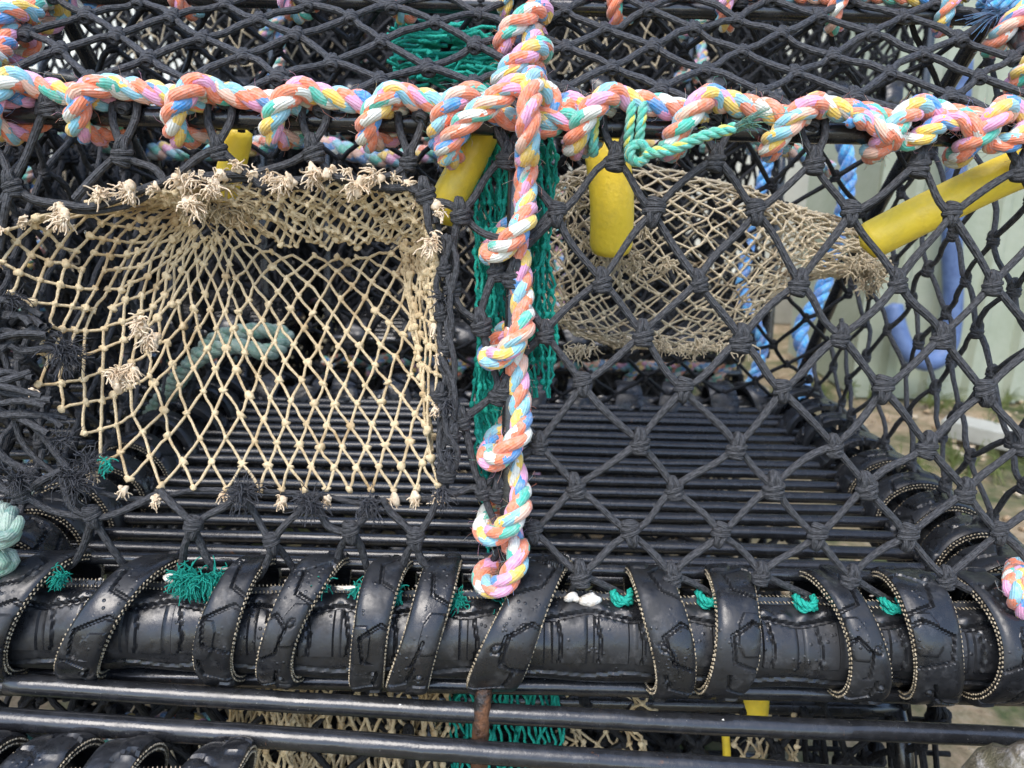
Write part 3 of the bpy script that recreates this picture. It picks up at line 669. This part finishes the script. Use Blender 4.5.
for px, py in ((100, 197), (132, 190), (185, 182), (212, 186), (285, 182), (318, 174), (375, 180), (358, 186), (430, 245), (142, 325), (150, 338), (130, 372), (118, 378), (65, 218), (190, 205)):
    tm = MB(); q = F(px, py, -.003); d_ = A(random.uniform(-.6, .6), -.4, random.uniform(-.3, .9))
    for w_ in range(3): blob(tm, q+rng.normal(0, .002, 3), .0024, px+w_, (1, .8, 1.3), 10, 9, .5)
    mop(tm, q, d_, 40, .012, .0007); tm.build('frayed_tie', M['tie'], en)
tm = MB()
for _ in range(60):                                  # broken strands round the eye
    px = random.choice([random.gauss(215, 25), random.uniform(200, 420)]); tuft(tm, F(px, random.gauss(208, 9), .02), rng.normal(0, 1, 3), 3, .012, .5, .0008)
tm.build('broken_strands', M['beige'], en)

# --- bag-shaped beige net further inside
bn = MB(); NB, MBj = 52, 36
prof = [(548, 250, 66, 62), (575, 254, 84, 82), (620, 262, 94, 92), (680, 266, 95, 90), (735, 264, 86, 80), (775, 252, 56, 50), (800, 246, 32, 34), (845, 250, 24, 26), (882, 258, 15, 17)]
G2 = {}; cp = np.array(prof, float); tt = np.linspace(0, 1, len(cp))
yb = .27; sc_ = (yb+.471)*.98/768
for j in range(MBj+1):
    q = [np.interp(j/MBj, tt, cp[:, c_]) for c_ in range(4)]
    c0 = at_y(q[0], q[1], yb)
    for i in range(NB):
        if (i+j) % 2: continue
        th = 2*PI*i/NB; wob = 1+.05*math.sin(3*th+j*.25)+.03*math.sin(5*th-j*.4)
        G2[i, j] = c0+A(rng.normal(0, .0018), -q[2]*sc_*.75*math.sin(th)*wob, q[3]*sc_*math.cos(th)*wob)+rng.normal(0, .0012, 3)
for (i, j), p in G2.items():
    for di in (-1, 1):
        q = G2.get(((i+di) % NB, j+1))
        if q is not None: cord(bn, p, q, .00100, n=3, sides=4, jit=.0006)
    blob(bn, p, .0019*random.uniform(.8, 1.2), i*7+j, (1, 1, 1), 6, 5, .3)
bag = bn.build('parlour_net', M['beigefar'], pot)
tm = MB()
for _ in range(70): 
    px, py = random.choice([(random.gauss(635, 16), random.gauss(262, 12)), (random.gauss(868, 9), random.gauss(268, 9)), (random.uniform(560, 760), 346+random.gauss(0, 5)), (random.gauss(590, 18), random.gauss(215, 26))])
    p = at_y(px, py, yb-.085 if px < 800 else yb-.03); mop(tm, p, rng.normal(0, 1, 3)-Y_, 9, .016, .0008)
tm.build('frayed_strands', M['beigefar'], bag)

# --- green partition net, crumpled behind the upright
gn = MB()
def crumple(mb, x0, x1, ytop, ybot, n_, dep0, dep1, r=.0011, parent=None):
    ph = random.random()*9; prev = None
    for s in range(n_):
        f = s/(n_-1); xb = x0+(x1-x0)*f; d = dep0+(dep1-dep0)*random.random(); L = []
        yb_ = ybot-random.uniform(0, 25)
        for py in np.arange(ytop, yb_, 7.5):
            L.append(F(xb+3.2*math.sin(py*.035+ph+f*5)+random.gauss(0, 1.4)+(512-xb)*.22*smooth(np.array(py), 380., 560.), py, d+random.gauss(0, .0015)))
        tube(mb, np.array(L), r, 5, False, v0=random.random())
        for p in L[::3]: blob(mb, p, r*1.9, s, (1, 1, 1.2), 6, 5, .3)
        if prev is not None:
            for a_ in range(1, min(len(L), len(prev))-2, 3): cord(mb, prev[a_], L[a_+2], r, n=3, sides=4)
        prev = L
crumple(gn, 478, 506, 135, 545, 11, .030, .06)
crumple(gn, 524, 552, 135, 405, 11, .02, .06)
crumple(gn, 478, 500, 230, 560, 8, .014, .03)
for _ in range(140):                                 # the sheet runs back under the top netting
    px, py = random.uniform(385, 490), random.uniform(28, 80); p = at_y(px, py, .22+random.uniform(-.03, .03)); cord(gn, p, p+A(random.uniform(.01, .04), random.uniform(-.01, .01), random.uniform(-.008, .006)), .0016, n=4, sides=5, jit=.003)
gn.build('partition_net', M['green'], pot)

# --- yellow hose pieces
def hose(pts, r, parent, name='hose_piece', mat='yellow', open_=True):
    P = crom(pts, .006, 8); mb = MB(); n = 24
    tube(mb, P, r, n, False); T0 = (P[0]-P[1]); T0 /= np.linalg.norm(T0)
    tube(mb, P[::-1], r*.72, n, False)
    o = mb.build(name, M[mat], parent); return o
def closed_hose(pts, r, parent, name='hose_piece', mat='yellow'):
    P = crom(pts, .005, 8); rr = np.full(len(P), r); rr[0] = r*.90; rr[-1] = r*.90
    mb = MB(); tube(mb, P, rr, 26, True); return mb.build(name, M[mat], parent)
sz = lambda px, y_: px*(y_+.471)*1.0/768
closed_hose([at_y(484, 128, .090), at_y(468, 162, .085), at_y(450, 196, .082), at_y(440, 218, .085)], sz(17, .085), pot)
closed_hose([at_y(600, 118, .15), at_y(608, 160, .14), at_y(612, 205, .14), at_y(611, 250, .15)], sz(21, .15), pot)
closed_hose([at_y(866, 243, .10), at_y(905, 223, .095), at_y(960, 196, .09), at_y(1012, 172, .09), at_y(1070, 150, .09)], sz(19, .095), pot)
closed_hose([at_y(240, 130, .10), at_y(232, 165, .10), at_y(222, 200, .10)], sz(13, .10), pot)

# =================================================================== A PLAINER POT FOR THE ROWS BEHIND AND BELOW
def plain_pot(seed, label, group, detail=True, w=.75, d=.50, h=.34):
    root = empty('lobster_pot', (0, 0, 0), label=label, cat='lobster pot', group=group)
    hw, hd = w/2, d/2; mb = MB()
    for y_ in (-hd, hd):
        tube(mb, crom([A(-hw, y_, 0), A(hw, y_, 0)], .03), .008, 10); tube(mb, crom([A(-hw, y_*.75, h), A(hw, y_*.75, h)], .03), .007, 10)
    for x_ in (-hw, 0, hw):
        tube(mb, crom([A(x_, -hd, 0), A(x_, -hd*.9, h*.6), A(x_, -hd*.75, h), A(x_, 0, h*1.08), A(x_, hd*.75, h), A(x_, hd*.9, h*.6), A(x_, hd, 0)], .02), .007, 10)
    mb.build('frame', M['steel'], root)
    fbm = MB(); tube(fbm, crom([A(-hw, 0, 0), A(hw, 0, 0)], .03), .0052, 8); first = None
    for i in range(13):
        if first is None: o = first = fbm.build('floor_bar', M['steel'], root)
        else: o = first.copy(); C.objects.link(o); o.parent = root
        o.location = (0, -hd+.035+i*.035, 0)
    nb = MB(); mk = dict(kt=KF, jit=.005, sides=5)
    for y_, s_ in ((-hd, 1), (hd, -1)):
        ez = A(0, s_*hd*.25, h); L = np.linalg.norm(ez); lattice(nb, A(-hw, y_, 0), X_, ez/L, -Y_*s_, w, L, .062, .036, .003, **mk)
    lattice(nb, A(-hw, -hd*.75, h), X_, Y_, Z_, w, hd*1.5, .062, .038, .003, **mk)
    for x_ in (-hw, hw): lattice(nb, A(x_, -hd, 0), Y_, Z_, X_, d, h, .062, .038, .003, **mk)
    lattice(nb, A(-.02, -hd, 0), Y_, Z_, X_, d, h, .05, .03, .003, **mk)
    for y_ in (-.10, .06, .14): lattice(nb, A(-hw, y_, .02), X_, A(0, -.2*np.sign(y_), 1)/1.02, Y_, w, h-.03, .045, .028, .0035, **mk)  # extra dense inner layers, added to close bright gaps and darken the pot
    nb.build('netting', M['cordshade'], root)
    for y_ in (-hd*.75, hd*.75):
        P = hitched([(A(x_, y_, h), X_, A(0, -1, .1) if y_ < 0 else A(0, 1, .1), Z_) for x_ in np.linspace(-hw+.03, hw-.03, 10)])
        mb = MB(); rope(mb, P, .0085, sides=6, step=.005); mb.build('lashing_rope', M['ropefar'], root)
    mb = MB(); rope(mb, hitched([(A(0, -hd*(1-.25*t_), h*t_), Z_, -Y_, X_) for t_ in (.15, .35, .55, .75)]), .0085, sides=6, step=.005); mb.build('lashing_rope', M['ropefar'], root)
    mb = MB(); gr = {}
    for j in range(9):
        for i in range(20):
            if (i+j) % 2 == 0: gr[i, j] = A(-hw*.75+i*.017+.01*math.sin(j), -hd*.8+j*.012+.015*math.sin(i*.9), .04+j*.026+.012*math.sin(i*.7+j))+rng.normal(0, .003, 3)
    for (i, j), p in gr.items():
        for di in (-1, 1):
            if (i+di, j+1) in gr: cord(mb, p, gr[i+di, j+1], .0012, n=3, sides=4, jit=.003)
    mb.build('entrance_net', M['beigefar'], root)
    for y_ in (-hd, hd):
        for k_ in range(8 if detail else 0):
            x_ = -hw+.05+k_*.092
            wrap_band(A(0, y_, 0), X_, Y_, Z_, x_, random.uniform(-.015, .015), .03, root, seed*50+k_, R=.034, Rb=.024, nth=70, nu=8, stitch=False)
    return root
GB = 'lobster pots stacked behind the front pot'
# behind, seen through the netting
pB = plain_pot(2, 'black netted lobster pot directly behind the front pot, level with it', GB); pB.location = (.06, 1.06, .0)
def put(src, loc, rz, label, sc=1):
    o = copy_tree(src); o.location = loc; o.rotation_euler = (0, 0, rz); o['label'] = label; return o
put(pB, (-.80, 1.02, .01), .05, 'black lobster pot behind the beige entrance net at the far left')
put(pB, (.28, 1.10, .40), -.03, 'upper black lobster pot seen through the top netting on the right')
put(pB, (-.42, 1.14, .39), .04, 'upper black lobster pot seen through the top netting on the left')
put(pB, (.03, 1.05, -.40), .02, 'bottom black lobster pot of the stack behind, seen under the floor bars')
put(pB, (-.84, 1.03, -.40), -.02, 'lowest black lobster pot at the far left of the row behind')
put(pB, (-.82, .30, -.01), .03, 'black lobster pot standing close beside the left end of the front pot')
deep = 'black lobster pot deep in the rows behind, showing only as dark netting'
for x_, y_, z_ in ((.02, 1.62, .02), (-.80, 1.66, .02), (.30, 1.68, .40), (-.40, 1.70, .40), (.02, 1.64, -.40), (-.8, 1.64, -.40), (-1.60, 1.10, .0), (-1.6, 1.1, -.4), (-1.62, 1.7, .0), (-.1, 2.2, .02), (-.9, 2.2, .02), (-.3, 2.25, .42)):
    put(pB, (x_+random.uniform(-.02, .02), y_, z_), random.uniform(-.06, .06), deep)
# the pot beneath: its top bars, wraps, nets show under the rail
low = plain_pot(4, 'black lobster pot underneath with beige and green nets between its top bars', 'lobster pot beneath the front pot', w=.76, d=.50, h=.27)
del low['group']; low.location = (-.06, .25, -.40)
for ch in [x for x in bpy.data.objects if x.parent == low and x.name.startswith('lashing')]: bpy.data.objects.remove(ch)
def lowbar(name, pts, r, mat):
    o = bar(name, [np.asarray(p)-np.asarray(low.location) for p in pts], r, mat, low, 16); return o
PY1, PY2 = -.035, -.055
lowbar('top_bar', [at_y(8, 684, PY1), at_y(330, 705, PY1), at_y(664, 723, PY1), at_y(984, 736, PY1), at_y(1080, 742, PY1)], .0068, M['steel'])
lowbar('top_bar', [at_y(-60, 716, PY2), at_y(330, 741, PY2), at_y(664, 763, PY2), at_y(1100, 790, PY2)], .0073, M['steel'])
lowbar('rusty_strut', [at_y(486, 672, -.025), at_y(481, 715, -.038), at_y(477, 800, -.045)], .0058, M['rust'])['label'] = 'rusty upright between the two top bars'
loc = np.asarray(low.location)
rc = at_y(60, 802, -.085)-loc
covered_rail(rc*A(0, 1, 1), X_, Y_, Z_, -.42, -.11, .024, low, 8, stitch=True, cell=.002)
for i_, px in enumerate((-40, 30, 105, 200)):
    wrap_band(rc*A(0, 1, 1), X_, Y_, Z_, at_y(px, 770, -.085)[0]-loc[0], .012, .032, low, 300+i_, R=.040, Rb=.03, nth=120, nu=14)
nb = MB()  # dense layers added inside to block the bright ground and keep this dark
for z_ in (.07, .15): lattice(nb, A(-.38, -.22, z_), X_, Y_, Z_, .62, .42, .036, .022, .0034, kt=KF, jit=.006, sides=5)
for y_ in (-.16, -.02): lattice(nb, A(-.38, y_, .02), X_, Z_, Y_, .62, .22, .036, .022, .0034, kt=KF, jit=.006, sides=5)
nb.build('netting', M['cordshade'], low)
bn = MB()
def flat_net(mb, x0, x1, y0, y1, dep, nx, ny, r, jx=2.5):
    g_ = {}
    for j in range(ny+1):
        for i in range(nx+1):
            if (i+j) % 2 == 0:
                px = x0+(x1-x0)*i/nx+random.gauss(0, jx); py = y0+(y1-y0)*j/ny+random.gauss(0, 2.0); g_[i, j] = at_y(px, py, dep+random.gauss(0, .003)+.02*math.sin(i*.3))-loc
    for (i, j), p in g_.items():
        for di in (-1, 1):
            if (i+di, j+1) in g_: cord(mb, p, g_[i+di, j+1], r, n=3, sides=5, jit=.0015)
        blob(mb, p, r*2.2, i+j, (1, 1, 1), 6, 5, .3)
flat_net(bn, 228, 312, 645, 800, .05, 24, 10, .0012); flat_net(bn, 290, 440, 640, 800, .045, 18, 7, .0015); flat_net(bn, 385, 448, 640, 800, .055, 18, 9, .0012)
flat_net(bn, 560, 650, 660, 800, .06, 14, 10, .0012, 5); flat_net(bn, 735, 800, 715, 800, .06, 12, 6, .0012, 5)
flat_net(bn, 228, 452, 636, 800, .075, 36, 11, .0013)
bn.build('entrance_net', M['beige'], low)
nb = MB()
for px in (800, 818, 838, 858, 884, 906, 930): cord(nb, at_y(px, 680, .12)-loc, at_y(px+10, 800, .10)-loc, .0024, n=6, sides=6)
for py in (716, 748): cord(nb, at_y(780, py, .12)-loc, at_y(950, py+6, .11)-loc, .0024, n=6, sides=6)
for px, py in ((868, 705), (872, 758), (938, 715), (800, 712)): put_knot(nb, at_y(px, py, .105)-loc, X_, -Y_, 1.4)
nb.build('side_netting', M['cordshade'], low)
gn = MB()
for s in range(30):
    xb = 448+s*3.9; tube(gn, np.array([at_y(xb+3*math.sin(py*.1+s)+random.gauss(0, 1.5), py, .05+random.gauss(0, .004))-loc for py in np.arange(650, 800, 7)]), .0013, 5, False)
gn.build('partition_net', M['green'], low)
mb = MB()
for i_ in range(5):
    rope(mb, crom([at_y(600+i_*45+random.uniform(-20, 20)+t_*22, 690+8*math.sin(t_+i_)+random.uniform(-4, 4), .09)-loc for t_ in range(7)], .01), .008, sides=6, step=.004)
for i_ in range(3): rope(mb, crom([at_y(10+i_*60+t_*25, 735+14*math.sin(t_+i_), .10)-loc for t_ in range(6)], .01), .008, sides=6, step=.004)
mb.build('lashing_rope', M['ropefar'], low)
closed_hose([at_y(757, 665, .06)-loc, at_y(756, 700, .06)-loc, at_y(755, 716, .06)-loc], sz(15, .06), low)
closed_hose([at_y(725, 725, .07)-loc, at_y(727, 760, .07)-loc, at_y(728, 800, .07)-loc], sz(5, .06), low)

# =================================================================== LOOSE THINGS
def shell(px, py, r, seed, label, sc=(1.2, .6, .8)):
    c = on_plane(px, py, RAIL+A(0, -.008, .0), Y_); mb = MB(); rg = np.random.default_rng(seed)
    blob(mb, c, r, seed, sc, 14, 10, .35); blob(mb, c+A(r*.8, 0, -r*.3), r*.55, seed+1, sc, 10, 8, .4)
    tag(mb.build('shell_fragment', M['shell'], org=c), label, 'shell', 'shell fragments on the bottom rail')
shell(571, 597, .0040, 1, 'small cream shell fragment, left of the pair right of the hanging rope end')
shell(588, 599, .0052, 2, 'cream and white shell fragment on the stitched seam, right of the hanging rope end')
shell(866, 619, .0048, 5, 'white shell chip on the rail between two wraps at the right')
shell(348, 588, .0045, 8, 'flat pale shell sliver on the rail seam left of centre', (1.9, .5, .4))
shell(170, 578, .0035, 9, 'tiny white shell chip on the rail between the two leftmost wraps')
# pale green ropes seen through the entrance net
def rope_thing(pts, R, mat, label, name='rope', group=None, fuzz=20, phase=0):
    mb = MB(); P = crom(pts, .01); rope(mb, pts, R, fuzz=fuzz, sides=8); return tag(mb.build(name, M[mat], org=P[len(P)//2]), label, 'rope', group)
rope_thing([at_y(130, 450, .50), at_y(165, 400, .40), at_y(205, 348, .36), at_y(240, 332, .36), at_y(285, 334, .38), at_y(270, 352, .34), at_y(225, 346, .33), at_y(185, 370, .36), at_y(150, 415, .42), at_y(120, 470, .47)], .009, 'palegreen', 'pale green rope lying bent inside the front pot behind the beige net')
rope_thing([F(-30, 500, .02), F(0, 512, .0), F(8, 516, -.012), F(12, 532, -.02), F(-4, 540, -.02), F(-20, 550, -.01), F(0, 556, -.012), F(6, 562, -.01), F(-20, 575, 0)], .0072, 'palegreen', 'pale green rope knotted at the left edge above the rail')
rope_thing([at_y(838, 120, .62), at_y(848, 170, .62), at_y(842, 215, .62), at_y(832, 260, .63), at_y(818, 300, .62), at_y(800, 330, .61), at_y(806, 365, .60), at_y(800, 395, .58), at_y(790, 430, .60)], .011, 'bluerope', 'bright blue rope hanging behind the right part of the front pot')
rope_thing([at_y(770, 150, .66), at_y(752, 230, .66), at_y(742, 290, .65), at_y(756, 325, .65), at_y(762, 350, .65), at_y(745, 400, .65)], .009, 'bluerope', 'thin blue rope hanging just left of the larger blue rope')
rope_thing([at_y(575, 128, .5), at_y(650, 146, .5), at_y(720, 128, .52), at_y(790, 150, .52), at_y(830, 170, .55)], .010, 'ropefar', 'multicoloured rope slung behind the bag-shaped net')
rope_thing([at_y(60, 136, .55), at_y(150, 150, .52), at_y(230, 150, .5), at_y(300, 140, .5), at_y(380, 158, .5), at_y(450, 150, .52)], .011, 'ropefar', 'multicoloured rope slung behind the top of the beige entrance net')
# blue hose hung against the shed
mb = MB(); yh = 1.93
P = crom([at_y(962, 60, yh), at_y(957, 150, yh), at_y(952, 240, yh), at_y(953, 300, yh), at_y(948, 345, yh-.02), at_y(930, 362, yh-.04), at_y(908, 352, yh-.04), at_y(897, 328, yh-.02), at_y(893, 306, yh)], .01)
tube(mb, P*1.0, .030, 16, True); tag(mb.build('hose', M['hose'], org=P[len(P)//2]), 'dull blue hose hanging in a loop against the pale green shed', 'hose')

mb = MB()
for k_ in range(46):                                  # grit washed onto the seam and the bars
    x_ = random.uniform(-.36, .36)
    if k_ < 30: p = RAIL+A(x_, .004+random.gauss(0, .004), .0305+random.uniform(.001, .003)); rr_ = random.uniform(.0007, .0018)
    else: px_ = random.uniform(20, 1000); p = at_y(px_, 697+px_*.048-11+random.uniform(-2, 3), PY1-.003); rr_ = random.uniform(.0006, .0012)
    blob(mb, p, rr_, k_, (1.3, 1, .7), 7, 5, .4)
tag(mb.build('grit', M['shell']), 'pale grit and shell crumbs scattered on the rail and bars', kind='stuff')
# =================================================================== SETTING
GZ = -.43
mb = MB(); n = 90; xs = np.linspace(-1, 1, n); xs = np.sign(xs)*np.abs(xs)**3*60
Xg, Yg = np.meshgrid(xs, xs+2, indexing='ij'); Zg = GZ+.012*np.sin(Xg*4)*np.sin(Yg*5)+.006*np.sin(Xg*13+Yg*9)-.012
i, j = np.meshgrid(np.arange(n-1), np.arange(n-1), indexing='ij')
mb.add(np.stack([Xg, Yg, Zg], -1).reshape(-1, 3), np.stack([i*n+j, (i+1)*n+j, (i+1)*n+j+1, i*n+j+1], -1).reshape(-1, 4))
tag(mb.build('ground', M['ground']), kind='structure', label='sandy gravel ground with patches of grass')
mb = MB()
for k_ in range(900):
    x_, y_ = random.uniform(.1, 2.2), random.uniform(.4, 2.4); blob(mb, A(x_, y_, GZ), random.uniform(.003, .012), k_ % 17, (1, 1, .6), 7, 5, .35)
tag(mb.build('pebbles', M['pebble']), 'loose gravel scattered over the sandy ground', kind='stuff')
mb = MB()
for k_ in range(60):
    x_, y_ = random.uniform(.75, 2.2), random.choice([random.uniform(1.85, 2.2), random.gauss(1.3, .12)]); tuft(mb, A(x_, y_, GZ), A(0, 0, 1), 45, .06, .5, .0016, .3)
tag(mb.build('grass', M['grass']), 'short grass growing along the foot of the shed', kind='stuff')
# shed with ribbed cladding
sh = empty('shed', (1.80, 2.02, GZ), label='shed clad in pale green ribbed sheet behind the pots at the right', cat='shed')
o3 = np.array(sh.location)
mb = MB(); xs = []; zs = []
x_ = 0.0; prof2 = []
while x_ < 2.4:
    prof2 += [(x_, 0), (x_+.085, 0), (x_+.10, -.022), (x_+.125, -.022), (x_+.14, 0)]; x_ += .14
pv = np.array([[a_-.66, b_, z_] for z_ in (.0, 2.6) for a_, b_ in prof2]); n_ = len(prof2)
mb.add(pv, [[i_, i_+1, n_+i_+1, n_+i_] for i_ in range(n_-1)])
mb.build('cladding', M['clad'], sh, smooth=False)
mb = MB(); box(mb, (.56, .32, 1.3), (2.44, .6, 2.58)); mb.build('wall', M['clad'], sh, False)
mb = MB(); a0 = on_plane(945, 424, (0, 0, GZ+.03), Z_); b0 = on_plane(1120, 462, (0, 0, GZ+.03), Z_); d_ = (b0-a0)/np.linalg.norm(b0-a0); n_ = np.cross(Z_, d_)
box(mb, (a0+b0)/2, (np.linalg.norm(b0-a0), .10, .045), np.stack([d_, n_, Z_], 1)); tag(mb.build('plank', M['plinth'], None, False, org=(a0+b0)/2), 'pale weathered plank lying on the ground in front of the shed', 'plank')
wl = empty('building', (.6, 3.4, GZ), label='cream painted building wall far behind the stacked pots', cat='building')
mb = MB(); box(mb, (0, .2, 1.6), (6.4, .4, 3.4)); mb.build('wall', M['white'], wl, False)
mb = MB(); box(mb, (0, -.02, .12), (6.5, .12, .24)); mb.build('plinth', M['plinth'], wl, False)
# stone at the lower right
mb = MB(); c = at_y(1010, 760, -.10); 
rg = np.random.default_rng(3); n = 48; m_ = 36
th, ph = np.meshgrid(np.arange(n)*2*PI/n, np.linspace(0, PI, m_), indexing='xy'); D = np.stack([np.sin(ph)*np.cos(th), np.sin(ph)*np.sin(th), np.cos(ph)], -1).reshape(-1, 3)
h = 1.0
for k_ in range(14): d_ = rg.normal(0, 1, 3); d_ /= np.linalg.norm(d_); h = np.minimum(h, (.80+rg.random()*.12)/np.maximum(D@d_, .1))
h = h+.02*np.sin(D@A(9, 4, 7))+.014*np.sin(D@A(-14, 17, 9)); top = c[2]+.012; hz = (top-GZ)/2+.01
V = D*h[:, None]*A(.10, .07, hz*1.1)+A(c[0]+.040, -.12, GZ+hz); i, j = np.meshgrid(np.arange(m_-1), np.arange(n), indexing='ij'); j2 = (j+1) % n
mb.add(V, np.stack([i*n+j, (i+1)*n+j, (i+1)*n+j2, i*n+j2], -1).reshape(-1, 4))
tag(mb.build('stone', M['stone'], org=A(c[0]+.045, -.12, GZ)), 'mossy brown and grey stone at the lower right in front of the bars', 'stone')

# =================================================================== LIGHT
w = bpy.data.worlds.new('World'); bpy.context.scene.world = w; w.use_nodes = True; nt = w.node_tree
sky = nt.nodes.new('ShaderNodeTexSky'); sky.sky_type = 'NISHITA'; sky.sun_disc = False
EL, AZ = math.radians(58), math.radians(205)        # azimuth clockwise from +y
sky.sun_elevation = EL; sky.sun_rotation = AZ; sky.air_density = 1.0; sky.dust_density = 1.5; sky.ozone_density = 1.0
nt.links.new(sky.outputs[0], nt.nodes['Background'].inputs[0]); nt.nodes['Background'].inputs[1].default_value = .15
ld = bpy.data.lights.new('sun', 'SUN'); ld.energy = 1.0; ld.angle = math.radians(35); ld.color = (1, .96, .9)
lo = bpy.data.objects.new('sun', ld); C.objects.link(lo)
sd = Vector((math.sin(AZ)*math.cos(EL), math.cos(AZ)*math.cos(EL), math.sin(EL))); lo.rotation_euler = sd.to_track_quat('Z', 'Y').to_euler()
sc = bpy.context.scene
sc.view_settings.view_transform = 'Standard'; sc.view_settings.look = 'None'; sc.view_settings.exposure = 1.38; sc.view_settings.gamma = 1
